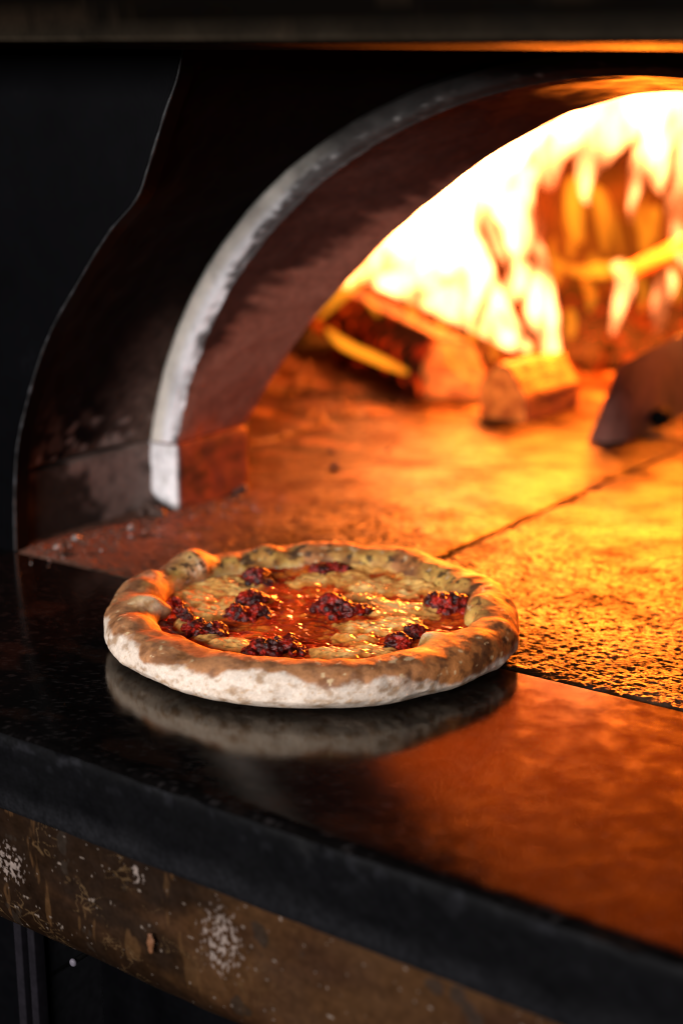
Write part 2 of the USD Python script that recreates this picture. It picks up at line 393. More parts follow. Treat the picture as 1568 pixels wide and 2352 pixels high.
# ------------------------------------------------------------------ hearth floor: big fire tiles
floor = thing('hearth_floor', (XC, 1.2, 0), 'scorched refractory tile floor inside the oven under the fire', 'floor', kind='structure')
def tile_mesh(x0, x1, y0, y1, seed, step, ztop=0.0, chip=.0016):
    nx, ny = max(4, int((x1 - x0) / step)), max(4, int((y1 - y0) / step))
    gx, gy = np.linspace(0, 1, nx + 1), np.linspace(0, 1, ny + 1)
    # rows crowd at the rims so that the worn edges stay crisp
    crowd = lambda g: .5 - .5 * np.cos(np.pi * g)
    gx = .55 * gx + .45 * crowd(gx); gy = .55 * gy + .45 * crowd(gy)
    X, Y = np.meshgrid(x0 + gx * (x1 - x0), y0 + gy * (y1 - y0), indexing='ij')
    P = np.stack([X, Y, 0 * X], -1)
    ex, ey = np.minimum(X - x0, x1 - X), np.minimum(Y - y0, y1 - Y)
    e = np.minimum(ex, ey)
    n1 = fbm(P * 55, 4, seed)
    z = ztop + (fbm(P * 14, 3, seed + 3) - .5) * .0016 + (fbm(P * 160, 3, seed + 4) - .5) * .0009
    pr_ = sstep(1.35, 1.0, Y)
    z += (fbm(P * np.array([330, 480, 1]), 3, seed + 5) - .5) * .0013 * pr_ - sstep(.56, .70, fbm(P * 320, 3, seed + 6)) * .0009 * pr_
    z -= .0035 * np.exp(-e / .0022) * (.4 + 1.2 * n1)
    bite = sstep(.60, .72, fbm(P * 24, 4, seed + 9)) * np.exp(-e / .006) * .006
    z -= bite
    z[0, :] = z[-1, :] = -.02; z[:, 0] = z[:, -1] = -.02
    P[..., 2] = z
    base = lerp((.026, .0105, .0035), (.015, .0058, .0018), fbm(P * 18, 4, seed + 11))
    stain = sstep(.55, .70, fbm(P * [16, 26, 1], 5, 777))
    inside = sstep(1.15, 1.5, P[..., 1])
    litter = sstep(.48, .60, fbm(P * [34, 34, 1], 5, 791)) * inside * sstep(-.72, -.95, P[..., 0])
    base = lerp(base, base * .30, litter)
    base = lerp(base, base * .55, sstep(.50, .64, fbm(P * [11, 15, 1], 4, 793)))
    ash = np.exp(-(((P[..., 0] + 1.0) / .13) ** 2 + ((P[..., 1] - 1.62) / .07) ** 2)) + (fbm(P * 30, 4, 795) - .5) * .6
    base = lerp(base, (.010, .008, .008), sstep(.35, .65, ash) * .8)
    fine = sstep(.56, .66, fbm(P * 120, 4, 779))
    # worn and greasy towards the front edge, where peels slide
    frontwear = sstep(.42, .12, P[..., 1] - .795 + (fbm(P * 20, 4, 781) - .5) * .2)
    col = lerp(base, (.12, .07, .045), np.clip(stain * .75, 0, 1))
    col = lerp(lerp(col, (.016, .0075, .0035), frontwear * .6), (.008, .004, .002), fine * .7)
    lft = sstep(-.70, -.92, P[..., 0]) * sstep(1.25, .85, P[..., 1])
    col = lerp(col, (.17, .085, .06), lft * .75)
    # dark soot flecks
    fl = sstep(.66, .70, fbm(P * 70, 3, 783))
    col = lerp(col, (.025, .018, .015), fl * .9)
    return (*grid(P), col.reshape(-1, 3))
xs = [-1.42, -1.01, -.5985, -.187, .224, .6]
ys_ = [[.7955, 1.56, 1.97, 2.38, 2.8]] * 2 + [[.7955, 1.565, 1.98, 2.4, 2.8]] + [[.7955, 1.215, 1.62, 2.03, 2.44, 2.85]] * 2
for i in range(5):
    ys = ys_[i]
    for j in range(len(ys) - 1):
        st = (.0012 if i == 2 else .0021) if j == 0 and i in (1, 2) else .0042 if j <= 1 and i in (0, 1, 2) else .02
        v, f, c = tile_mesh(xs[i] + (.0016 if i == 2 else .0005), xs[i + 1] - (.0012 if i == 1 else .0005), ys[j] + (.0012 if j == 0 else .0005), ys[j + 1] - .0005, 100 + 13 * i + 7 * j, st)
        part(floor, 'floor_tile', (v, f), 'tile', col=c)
part(floor, 'mortar_bed', cbox(-1.55, .75, .80, 3.1, -.06, -.012, c=.002), 'brick', col=np.tile((.03, .02, .016), (24, 1)))

# ------------------------------------------------------------------ stone shelf in front
shelf = thing('stone_shelf', (XC, .66, 0), 'polished black stone shelf with grey front edge that the pizza rests on', 'shelf')
SF, SB = .5315, .7935
x = np.linspace(-1.35, .55, 760); y = np.linspace(0, 1, 130)
X, Y = np.meshgrid(x, SF + (SB - SF) * y, indexing='ij')
P = np.stack([X, Y, 0 * X], -1)
e0, e1 = Y - SF, SB - Y
P[..., 2] = (fbm(P * 9, 3, 201) - .5) * .00015 - .003 * np.exp(-e0 / .0018) * (.5 + fbm(P * 40, 3, 203))
col = lerp((.0010, .0009, .0009), (.003, .0025, .0025), fbm(P * 120, 4, 205))
col = lerp(col, (.012, .006, .004), sstep(.60, .72, fbm(P * [22, 38, 1], 5, 207)) * .5)
col = lerp(col, (.014, .012, .012), sstep(.70, .76, fbm(P * 900, 2, 209)) * .8)
part(shelf, 'top_surface', grid(P), 'slab', col=col.reshape(-1, 3))
z = np.linspace(0, -.0535, 28)
X, Z = np.meshgrid(x, z, indexing='ij')
P = np.stack([X, SF + 0 * X, Z], -1)
P[..., 2] -= .0024
P[..., 1] += (fbm(P * 16, 4, 211) - .5) * .0024 + (fbm(P * 90, 3, 213) - .5) * .0010
P[..., 1] += .0035 * np.exp(Z / .0028) + .003 * np.exp(-(Z + .0535) / .003)
nick = sstep(.68, .74, fbm(P * [45, 45, 45], 4, 215)) * np.exp(Z / .006)
P[..., 1] += nick * .004
col = lerp((.0006, .0006, .0008), (.0018, .0018, .0024), fbm(P * 55, 5, 217))
col = lerp(col, (.014, .014, .017), sstep(.62, .72, fbm(P * 130, 4, 219)) * np.exp(Z / .010) * .6)
col = lerp(col, (.006, .006, .007), sstep(-.030, -.05, Z + (fbm(P * 40, 4, 221) - .5) * .02))
part(shelf, 'front_edge', grid(P), 'slab_edge', col=col.reshape(-1, 3))
part(shelf, 'slab_body', cbox(-1.35, .55, SF + .004, SB - .001, -.0555, -.006, c=.002), 'slab_edge', col=np.tile((.02, .02, .022), (24, 1)))

# ------------------------------------------------------------------ brown apron rail under the shelf
apron = thing('apron_rail', (XC, .55, -.1), 'brown grimy rounded rail below the stone shelf, spattered with flour and dough', 'rail')
k = 170
a = np.linspace(0, 1, k)
prof = np.zeros((k, 2))                      # (y, z): upright face, then rolled under
zt, zb, rr = -.057, -.155, .034
straight = (zt - zb - rr); arc = rr * np.pi * .62
Ls = straight + arc
for i, q in enumerate(a * Ls):
    if q < straight: prof[i] = (.5365, zt - q)
    else:
        b = (q - straight) / rr
        prof[i] = (.5365 + rr - rr * math.cos(b), zb + rr - rr * math.sin(b))
x = np.r_[np.linspace(-1.0, -.72, 40), np.linspace(-.715, -.2, 1000), np.linspace(-.19, .25, 40)]
P = np.zeros((len(x), k, 3))
P[..., 0] = x[:, None]; P[..., 1] = prof[None, :, 0]; P[..., 2] = prof[None, :, 1]
P[..., 2] += ((fbm(np.stack([x * 14, 0 * x, 0 * x], 1), 3, 231) - .5) * .010)[:, None] * np.linspace(0, 1, k)[None] ** 2
P[..., 1] += (fbm(P * 18, 4, 233) - .5) * .003
Z = P[..., 2]
b1 = fbm(P * [18, 18, 26], 5, 235)
col = lerp((.036, .016, .006), (.022, .009, .004), sstep(.35, .65, b1))
grime_shade = sstep(.40, .56, fbm(P * [10, 10, 22], 5, 237) * .75 + sstep(-.42, -.66, P[..., 0]) * .34 + sstep(-.12, -.155, Z) * .1 - .02)  # grime blotches, plus the dimmer left end of the rail painted as shade
col = lerp(col, lerp((.0035, .0018, .001), (.008, .0036, .0016), fbm(P * 70, 4, 239)), grime_shade * .9)
# drips and scratches
drip = sstep(.64, .69, fbm(P * [110, 60, 26], 4, 241)) * sstep(-.40, -.52, P[..., 0])
col = lerp(col, (.05, .024, .009), drip * .6)
sc1 = np.abs(fbm(np.stack([P[..., 0] * 60 + Z * 50, 0 * Z, Z * 42 - P[..., 0] * 12], -1), 3, 245) - .5)
sc2 = np.abs(fbm(np.stack([P[..., 0] * 42 - Z * 60, 0 * Z, Z * 60], -1), 3, 246) - .5)
scr = np.maximum(sstep(.012, .003, sc1), sstep(.010, .002, sc2)) * sstep(.50, .58, fbm(P * [30, 30, 30], 3, 247)) * sstep(-.36, -.50, P[..., 0])
col = lerp(col, (.085, .050, .022), scr * .55)
col = lerp(col, (.015, .010, .007), sstep(.70, .74, fbm(P * [60, 50, 40], 4, 243)) * .8)
def patch(u, v, ru, rv, dens, seed, size=95):
    c = atV(u, v, .536); sx, sz = ru / 4300., rv / 4300.
    g = np.exp(-(((P[..., 0] - c[0]) / sx) ** 2 + ((Z - c[2]) / sz) ** 2))
    sk = np.stack([P[..., 0] * size * 2.0 - Z * size * 1.0, 0 * Z, Z * size * 1.1 + P[..., 0] * size * .6], -1)
    return sstep(.62 - .2 * dens, .66 - .2 * dens, fbm(sk, 3, seed) * (.35 + .65 * g) + .06 * g) * g
flour = patch(505, 2165, 95, 125, .50, 251, 260) + patch(20, 1985, 90, 85, .48, 253, 260) + patch(310, 2010, 50, 70, .25, 255, 240)
col = lerp(col, (.19, .15, .13), np.clip(flour, 0, 1) * .8)
col = lerp(col, (.14, .11, .09), sstep(.82, .85, fbm(P * [330, 300, 300], 2, 257)) * .8)
# the dark smear towards the right
dk = np.zeros_like(Z)
for (u, v, r) in ((1000, 2270, 22), (1050, 2290, 24), (1075, 2320, 22), (985, 2262, 14), (1090, 2345, 22)):
    c = atV(u, v, .536); dk = np.maximum(dk, np.exp(-(((P[..., 0] - c[0]) ** 2 + (Z - c[2]) ** 2) / (r / 4300.) ** 2)))
col = lerp(col, (.018, .012, .009), sstep(.3, .6, dk + (fbm(P * 120, 3, 259) - .5) * .5) * .8)
part(apron, 'rolled_face', grid(P), 'apron', col=col.reshape(-1, 3))
part(apron, 'backing_bar', cbox(-1.0, .25, .545, .59, -.118, -.0575, c=.002), 'dark_steel', col=np.tile((.01, .01, .01), (24, 1)))

# ------------------------------------------------------------------ stand under the oven: post, two bolts, cross bar
stand = thing('oven_stand', (-.69, .60, -.3), 'black steel stand post with bolts under the oven at lower left', 'stand')
part(stand, 'back_panel', cbox(-1.4, .4, .70, .715, -.9, -.06, c=.002), 'dark_steel', col=np.tile((.0015, .0015, .002), (24, 1)))
for x0, x1 in ((-.697, -.689), (-.683, -.676)):
    part(stand, 'post_flange', cbox(x0, x1, .590, .60, -.5, -.14, c=.001), 'dark_steel', col=np.tile((.008, .007, .009), (24, 1)))
part(stand, 'post_web', cbox(-.689, -.683, .595, .66, -.5, -.14, c=.001), 'dark_steel', col=np.tile((.012, .012, .014), (24, 1)))
def dome_bolt(u, v, r):
    c = atV(u, v, .598)
    m = trimesh.creation.icosphere(3, 1.0); m.vertices *= [r, r * .7, r]
    m.vertices += c
    sh = trimesh.creation.cylinder(r * .55, .06, sections=16); sh.apply_transform(trimesh.transformations.rotation_matrix(np.pi / 2, [1, 0, 0])); sh.vertices += c + [0, .03, 0]
    b = part(stand, 'bolt', m, 'dark_steel', col=np.tile((.10, .09, .11), (len(m.vertices), 1)))
    part(b, 'shank', sh, 'dark_steel', col=np.tile((.004, .004, .004), (len(sh.vertices), 1)))
dome_bolt(85, 2257, .0045)
dome_bolt(168, 2212, .0028)

# ------------------------------------------------------------------ hood above
hood = thing('hood', (XC, .7, .42), 'brown sheet metal hood lip across the top above the oven mouth', 'hood')
hx = np.linspace(-1.3, .45, 500)
hz = .4035 - (hx + .734) * .0315
pr = []
r_ = .0055
for q in np.linspace(0, 1, 14): pr.append((.66 + 0.0005 * (1 - q), .13 * (1 - q) + r_))
for q in np.linspace(0, np.pi / 2, 8)[1:]: pr.append((.66 + r_ - r_ * math.cos(q), r_ - r_ * math.sin(q)))
for q in np.linspace(0, 1, 16)[1:]: pr.append((.66 + r_ + q * .080, 0))
for q in np.linspace(0, 1, 6)[1:]: pr.append((.66 + r_ + .08, q * .15))
pr = np.array(pr)
P = np.zeros((len(hx), len(pr), 3))
P[..., 0] = hx[:, None]; P[..., 1] = pr[None, :, 0]; P[..., 2] = hz[:, None] + pr[None, :, 1]
P[..., 1] += (fbm(P * [9, 9, 30], 3, 301) - .5) * .0015
col = lerp((.0006, .0004, .0002), (.0014, .0008, .0004), fbm(P * [14, 14, 60], 4, 303))
col = lerp(col, (.008, .005, .003), sstep(.64, .74, fbm(P * [30, 30, 60], 4, 305)) * .7)
edge = np.exp(-((P[..., 2] - hz[:, None] - .003) / .0032) ** 2) * (P[..., 1] < .6625)
col = lerp(col, (.016, .012, .008), edge * (.45 + .5 * fbm(P * [40, 40, 90], 3, 307)))  # bevel highlight painted as a paler line along the lower edge
part(hood, 'lip', grid(P), 'steel', col=col.reshape(-1, 3))
part(hood, 'canopy', cbox(-1.3, .45, .668, .79, .60, .61, c=.001), 'dark_steel', col=np.tile((.01, .008, .007), (24, 1)))

# ------------------------------------------------------------------ pizza (modelled in a frame that faces the camera, then turned)
PC = np.array([-.567, .769, .0008])
pizza = thing('pizza', PC, 'baked pizza with puffed pale crust, melted cheese and red sausage lumps on the black shelf', 'pizza', rz=YAW)
def loc(u, v, z=.013):
    p = atZ(u, v, z) - PC
    c, s_ = math.cos(-_y), math.sin(-_y)
    return np.array([p[0] * c - p[1] * s_, p[0] * s_ + p[1] * c])
NT, NP_ = 760, 150
TH, PS = np.meshgrid(np.linspace(0, 2 * np.pi, NT + 1), np.linspace(0, 2 * np.pi, NP_ + 1), indexing='ij')
cth = np.stack([np.cos(TH), np.sin(TH), 0 * TH], -1)
wob = lambda sc, sd: fbm(np.stack([np.cos(TH) * sc, np.sin(TH) * sc, 0 * TH + 3], -1), 3, sd) - .5
Rout = .1465 + wob(1.6, 401) * .009
back = .5 + .5 * np.sin(TH)
width = .0365 + wob(2.6, 403) * .020
height = .0285 + .0035 * back + wob(3.2, 405) * .011
ca, cb = np.cos(PS), np.sin(PS)
# squarish lower half, rounder top
rx = np.sign(ca) * np.abs(ca) ** .9
rz = np.where(cb < 0, -np.abs(cb) ** .75, np.abs(cb) ** .95)
rad = Rout - width / 2 + rx * width / 2
zc = height * .47
Z = zc + rz * np.where(cb < 0, zc, height - zc)
# the crust leans out a little at the foot
rad -= np.where(cb < -.2, (-cb - .2) * .007 * (ca > 0), 0)
P = cth * rad[..., None]; P[..., 2] = Z
N_ = cth * (ca)[..., None]; N_[..., 2] = cb
bumps = [  # u, v, z, radius, height
    (440, 1312, .024, .0185, .0090), (455, 1285, .030, .014, .003), (345, 1342, .025, .010, .0075), (345, 1405, .022, .018, .0085), (395, 1405, .020, .010, .007),
    (985, 1470, .024, .014, .0105), (940, 1490, .021, .010, .004), (750, 1500, .024, .009, .0045), (620, 1270, .029, .018, .003), (860, 1280, .028, .02, .002),
    (1110, 1400, .024, .016, .0035), (1150, 1460, .02, .016, .003), (520, 1500, .022, .016, .002), (300, 1460, .02, .02, .002), (880, 1540, .018, .018, .002), (420, 1470, .022, .010, .004)]
def d2(u, v, z, P=P):
    c = np.append(loc(u, v, z), z)
    return ((P - c) ** 2).sum(-1)
for (u, v, z, r, hgt) in bumps:
    P = P + N_ * (1.35 * hgt * np.exp(-d2(u, v, z, P) / (r * .62) ** 2))[..., None]
# pits: a small burst hole at the front, a torn pocket at the right
pit = np.exp(-d2(685, 1531, .0225, P) / .0030 ** 2)
P = P - N_ * (pit * .006)[..., None]
tear = np.maximum.reduce([np.exp(-d2(u, v, .021, P) / .0042 ** 2) for u, v in ((1050, 1452), (1064, 1442), (1080, 1430))])
P = P - N_ * (tear * .010)[..., None]
lump = (fbm(P * 40, 3, 411) - .5) * .0058 + (fbm(P * 190, 4, 413) - .5) * .0010
lump = lump * sstep(-.95, -.4, cb)
P = P + N_ * lump[..., None]
P[..., 2] = np.maximum(P[..., 2], .0002 + .0008 * noise(P * 300, 3))
P[-1] = P[0]; P[:, -1] = P[:, 0]
# browning
n1, n2, n3 = fbm(P * 42, 5, 421), fbm(P * 130, 4, 423), fbm(P * 420, 3, 425)
up = P[..., 2] / height
outer = (ca > -.1)
floury = lerp((.56, .46, .375), (.30, .195, .12), sstep(.45, .68, n2 * .6 + fbm(P * 300, 3, 427) * .4))
brown = lerp((.32, .125, .036), (.15, .052, .014), sstep(.38, .68, n2))
golden = lerp((.52, .33, .075), (.36, .17, .035), sstep(.3, .7, n2))
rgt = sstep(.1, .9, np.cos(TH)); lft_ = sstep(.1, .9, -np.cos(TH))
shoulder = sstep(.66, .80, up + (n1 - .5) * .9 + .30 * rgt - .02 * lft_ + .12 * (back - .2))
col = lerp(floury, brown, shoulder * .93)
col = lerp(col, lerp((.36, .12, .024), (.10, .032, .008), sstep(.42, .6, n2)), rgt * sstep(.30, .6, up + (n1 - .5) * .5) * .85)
inner = sstep(.15, -.5, ca)
ingold = lerp(golden, brown, sstep(.45, .65, n1))
col = lerp(col, ingold, inner * .85)
# bubbles: pale blistered skin stretched thin
for (u, v, z, r) in ((448, 1312, .028, .010), (352, 1345, .026, .008), (345, 1395, .026, .011), (985, 1460, .026, .011)):
    g = np.exp(-d2(u, v, z, P) / (r * .8) ** 2)
    col = lerp(col, lerp((.74, .60, .40), (.46, .27, .12), sstep(.42, .62, n2)), np.clip(g * 1.3, 0, 1) * .9)
# char: leopard spots on the high places and burnt caps
spots = sstep(.60, .66, fbm(P * 190, 4, 431) + .10 * (back - .5)) * sstep(.55, .85, up) * np.clip(sstep(-.1, .6, np.sin(TH)) + .8 * rgt, 0, 1)
for (u, v, z, r) in ((462, 1268, .033, .009), (325, 1328, .028, .006), (520, 1256, .031, .006), (380, 1440, .024, .010), (440, 1505, .022, .008), (1135, 1420, .024, .008), (1090, 1350, .029, .008), (900, 1500, .022, .009), (560, 1250, .031, .005), (690, 1525, .023, .003), (860, 1560, .012, .008), (905, 1545, .014, .007)):
    spots = np.maximum(spots, sstep(.25, .75, np.exp(-d2(u, v, z, P) / r ** 2) + (n2 - .5) * .9) * .88)
col = lerp(col, (.035, .018, .010), spots * .88)
blist = sstep(.71, .78, fbm(P * 230, 2, 441)) * shoulder
col = lerp(col, (.55, .40, .22), blist * .7)
speck = sstep(.66, .74, n3) * (1 - shoulder)
col = lerp(col, (.40, .24, .12), speck * .6)
flour_ = sstep(.56, .70, fbm(P * 260, 3, 443)) * (1 - shoulder)
col = lerp(col, (.56, .49, .42), flour_ * .6)
col = lerp(col, (.30, .05, .012), np.clip(pit + 0, 0, 1) * .8)
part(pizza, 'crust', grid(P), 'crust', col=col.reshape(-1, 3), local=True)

# base disc under the toppings and the sauce sheet
RS = .1165
def sheet_z(X, Y):
    r = np.hypot(X, Y); p = np.stack([X, Y, 0 * X], -1)
    return .0160 + .0025 * sstep(.085, .118, r) + (fbm(p * 60, 3, 451) - .5) * .003 + (fbm(p * np.array([150, 340, 1]), 2, 453) - .5) * .0030
gr, gt = np.meshgrid(np.linspace(0, RS, 150) ** 1.0, np.linspace(0, 2 * np.pi, 520), indexing='ij')
X, Y = gr * np.cos(gt), gr * np.sin(gt)
P = np.stack([X, Y, sheet_z(X, Y)], -1)
n1 = fbm(P * 70, 4, 461)
col = lerp((.50, .055, .006), (.26, .014, .002), sstep(.3, .7, n1))
col = lerp(col, (.62, .16, .02), sstep(.52, .66, fbm(P * 110, 4, 463)) * .8)
part(pizza, 'sauce', grid(P), 'sauce', col=col.reshape(-1, 3), local=True)
m = trimesh.creation.cylinder(.128, .007, sections=120); m.vertices[:, 2] += .0045
part(pizza, 'base', m, 'crust', col=np.tile((.6, .48, .36), (len(m.vertices), 1)), local=True)

# cheese: pools of melted curd, each a sheet of its own with browned high spots
cheeses = [  # pieces: ellipses (u, v, ru, rv)
    [(500, 1345, 75, 22), (450, 1370, 50, 20), (560, 1350, 55, 20)],
    [(480, 1395, 60, 22), (560, 1375, 60, 15), (430, 1430, 25, 14)],
    [(720, 1330, 55, 16), (790, 1325, 55, 18), (850, 1305, 60, 14), (690, 1300, 30, 10)],
    [(860, 1345, 75, 22), (930, 1350, 70, 18), (960, 1325, 50, 14)],
    [(880, 1395, 90, 20), (950, 1400, 80, 22), (830, 1375, 60, 16)],
    [(850, 1440, 70, 20), (910, 1430, 60, 16), (820, 1465, 50, 14)],
    [(620, 1290, 60, 14), (560, 1290, 40, 14)],
    [(520, 1480, 50, 14), (470, 1465, 30, 12), (600, 1490, 40, 10)],
    [(780, 1500, 60, 12), (860, 1495, 45, 12)],
    [(1020, 1350, 34, 16), (1000, 1362, 40, 14)],
]
for ci, blob in enumerate(cheeses):
    cs = [(loc(u, v, .0185), ru / 3267 * 1.15, rv / 3267 * 1.15 / .33) for u, v, ru, rv in blob]
    lo = np.min([c - [a, b] for c, a, b in cs], 0) - .008; hi = np.max([c + [a, b] for c, a, b in cs], 0) + .008
    st = .0009
    X, Y = np.meshgrid(np.arange(lo[0], hi[0], st), np.arange(lo[1], hi[1], st), indexing='ij')
    p = np.stack([X, Y, 0 * X], -1)
    F = np.max([1 - ((X - c[0]) / a) ** 2 - ((Y - c[1]) / b) ** 2 for c, a, b in cs], 0)
    F = F + (fbm(p * 70, 4, 471 + ci) - .5) * 1.5 + (fbm(p * 200, 3, 571 + ci) - .5) * .35
    F = np.where(np.hypot(X, Y) > .1135, -1, F)
    ht = .0022 * sstep(-.1, .9, F) + (fbm(p * 85, 3, 481 + ci) - .5) * .0042 * sstep(0, .7, F) + (fbm(p * np.array([180, 380, 1]), 3, 483) - .5) * .0020
    ht = np.where(F < 0, F * .006 - .0004, ht)
    P = np.stack([X, Y, sheet_z(X, Y) + ht + .0002], -1)
    v, f = grid(P)
    keepv = (F > -.22).ravel()
    f = f[keepv[f].all(1)]
    ids = np.unique(f); remap = -np.ones(len(v), int); remap[ids] = np.arange(len(ids))
    v = v[ids]; f = remap[f]; FF = F.ravel()[ids]
    n1 = fbm(v * 120, 4, 491); n2 = fbm(v * 55, 4, 493)
    c = lerp((.68, .33, .06), (.76, .52, .20), n1)
    c = lerp(c, (.50, .16, .02), sstep(.75, .25, FF + (n1 - .5) * .9) * .85)
    c = lerp(c, (.30, .016, .003), sstep(.25, -.02, FF + (n1 - .5) * .3))
    c = lerp(c, (.55, .26, .06), sstep(.50, .62, n2) * .75)
    c = lerp(c, (.18, .06, .02), sstep(.66, .72, fbm(v * 150, 3, 495)) * .7)
    cc = trimesh.graph.connected_components(trimesh.Trimesh(v, f, process=False).face_adjacency, nodes=np.arange(len(f)))
    f = f[max(cc, key=len)]; ids = np.unique(f); remap = -np.ones(len(v), int); remap[ids] = np.arange(len(ids)); v, c, f = v[ids], c[ids], remap[f]
    part(pizza, 'cheese_pool', (v, f), 'cheese', col=c, local=True)

# sausage lumps: crumbly dark red meat
def clump(pts, seed):
    rg = np.random.default_rng(seed); vs, fs, n0 = [], [], 0
    for (u, v, r, hh, n) in pts:
        c = loc(u, v, .0195); r, hh = r * 1.02, hh * 1.0
        bits = [(0, 0, 1.0, 4)] + [(rg.uniform(-1.25, 1.25), rg.uniform(-1.1, 1.1), rg.uniform(.10, .40), 3) for _ in range(int(4 + n * .35))]
        for a, b, k, lv in bits:
            m = trimesh.creation.icosphere(lv, 1.0); q = np.array(m.vertices)
            if k == 1.0: q *= [r * rg.uniform(.9, 1.2), r * rg.uniform(.65, .9), hh * .60]; sk_ = rg.uniform(-.4, .4); q[:, 0] += sk_ * q[:, 2]; off = np.array([c[0], c[1], .0158 + hh * .28])
            else: q *= r * k * rg.uniform(.7, 1.2, 3); off = np.array([c[0] + a * r * .95, c[1] + b * r * .95, .0160 + hh * (1 - .85 * min(1, a * a + b * b)) * .80])
            w = q + off; nn = np.array(m.vertices); sc = 1.0 if k == 1.0 else .55
            bill = np.abs(fbm(w * 170, 3, seed) - .5) * 2
            bill2 = np.abs(fbm(w * 420, 3, seed + 1) - .5) * 2
            w = w + nn * ((fbm(w * 140, 3, seed + 7) - .5) * .0080 * sc + (.28 - bill) * .0030 * sc + (.28 - bill2) * .0022 * sc + (fbm(w * 1100, 2, seed + 2) - .5) * .0010)[:, None]
            vs.append(w); fs.append(np.array(m.faces) + n0); n0 += len(w)
    v, f = np.vstack(vs), np.vstack(fs)
    n1 = fbm(v * 260, 4, seed + 2)
    c = lerp((.075, .005, .003), (.30, .014, .006), sstep(.42, .62, n1))
    c = lerp(c, (.012, .005, .0045), sstep(.46, .60, fbm(v * 170, 3, seed + 5)) * .9)
    return (v, f), c
def icos(k): return trimesh.creation.icosphere(k - 1, 1.0)
sausages = [
    [(590, 1328, .0085, .012, 26), (608, 1335, .006, .006, 8)],
    [(735, 1312, .0075, .011, 20), (770, 1308, .0085, .010, 24), (790, 1312, .004, .008, 7)],
    [(578, 1382, .0085, .014, 26), (548, 1412, .0095, .011, 30), (590, 1405, .008, .008, 18)],
    [(758, 1398, .0110, .014, 38), (800, 1405, .0090, .009, 22), (835, 1400, .006, .008, 12)],
    [(1010, 1388, .0085, .012, 24), (1038, 1392, .0095, .012, 28)],
    [(912, 1478, .008, .011, 22), (950, 1455, .006, .010, 14)],
    [(620, 1490, .0105, .010, 34), (655, 1485, .010, .011, 30), (585, 1492, .006, .005, 10), (685, 1490, .005, .006, 9)],
    [(470, 1445, .0095, .009, 28), (495, 1450, .008, .010, 20), (440, 1440, .005, .007, 10)],
    [(408, 1390, .004, .010, 9), (420, 1410, .005, .009, 10), (432, 1425, .005, .008, 9)],
]
for i, sp in enumerate(sausages):
    g, c = clump(sp, 600 + 9 * i)
    part(pizza, 'sausage_lump', g, 'sausage', col=c, local=True)

# ------------------------------------------------------------------ burning logs
def log_mesh(p0, p1, sec, seed, rough=.004, n=70):
    """A split log from p0 to p1; sec: polygon (a, b) around its axis, b upwards."""
    p0, p1 = V3(p0), V3(p1); ax = p1 - p0; L = np.linalg.norm(ax); ax /= L
    sd = np.cross(ax, [0, 0, 1.0]); sd /= np.linalg.norm(sd); upv = np.cross(sd, ax)
    sec = resample(np.vstack([sec, sec[:1]]), 49)
    R = p0 + (np.linspace(0, 1, n) * L)[:, None, None] * ax + sec[None, :, :1] * sd + sec[None, :, 1:] * upv
    q = R - p0
    cen = p0 + (np.linspace(0, 1, n) * L)[:, None, None] * ax
    out = R - cen; out /= np.linalg.norm(out, axis=-1, keepdims=True) + 1e-9
    al = (q @ ax)[..., None]
    w = np.concatenate([al * 8, (q @ sd)[..., None] * 90, (q @ upv)[..., None] * 90], -1)
    R = R + out * ((fbm(w, 4, seed) - .5) * rough * 2 + (fbm(R * 60, 3, seed + 1) - .5) * rough)[..., None]
    R[:, -1] = R[:, 0]
    return R, ax
def end_cap(ring, cen, seed, bulge):
    k = np.linspace(0, 1, 14)
    Rg = cen + (ring[None] - cen) * k[:, None, None]
    Rg = Rg + bulge * (1 - k[:, None, None]) * .15 + (fbm(Rg * 120, 3, seed) - .5)[..., None] * bulge * .25
    Rg[-1] = ring
    return Rg
def build_log(p0, p1, sec, seed, label, charred, cut, face_label=None):
    R, ax = log_mesh(p0, p1, sec, seed)
    t = thing('log', (V3(p0) + V3(p1)) / 2, label, 'firewood log', 'logs burning in the oven')
    n1 = fbm(R * 40, 4, seed + 3)
    c = lerp(charred[0], charred[1], sstep(.35, .65, n1))
    part(t, 'bark', grid(R), 'burning_wood' if seed == 701 else 'wood', col=c.reshape(-1, 3))
    for e, sg in ((R[0], -1), (R[-1], 1)):
        cap = end_cap(e, e[:-1].mean(0), seed + 5, ax * sg * .02)
        c = lerp(cut[0], cut[1], fbm(cap * [60, 60, 60], 4, seed + 7))
        rim = np.linspace(0, 1, 14)[:, None]
        c = lerp(c, (.03, .02, .018), sstep(.84, .97, rim + (n1[0][None] - .5) * .15) * .9)
        part(t, 'cut_end', grid(cap), 'added_glow_end', col=c.reshape(-1, 3))
wedge = np.array([(-.045, -.030), (.040, -.034), (.050, .012), (.012, .040), (-.035, .030)])
quarter = np.array([(-.05, -.035), (.055, -.035), (.03, .035), (-.02, .045)])
roundl = np.array([(math.cos(a) * .042, math.sin(a) * .042) for a in np.linspace(0, 2 * np.pi, 14)[:-1]])
dark_c = ((.014, .008, .006), (.035, .014, .009)); warm = ((.36, .15, .045), (.52, .24, .08)); red = ((.15, .055, .035), (.22, .08, .05))
a0 = atZ(1040, 850, .040); a1 = atZ(800, 718, .060)
build_log(a0, a1 + (a1 - a0) * .2, np.array([(-.040, -.036), (.036, -.040), (.048, -.004), (.026, .036), (-.024, .044), (-.046, .010)]), 701, 'long charred log at left of the fire with an orange lit cut end', dark_c, warm)
b0 = atZ(1152, 902, .034); b1 = atZ(1262, 872, .036)
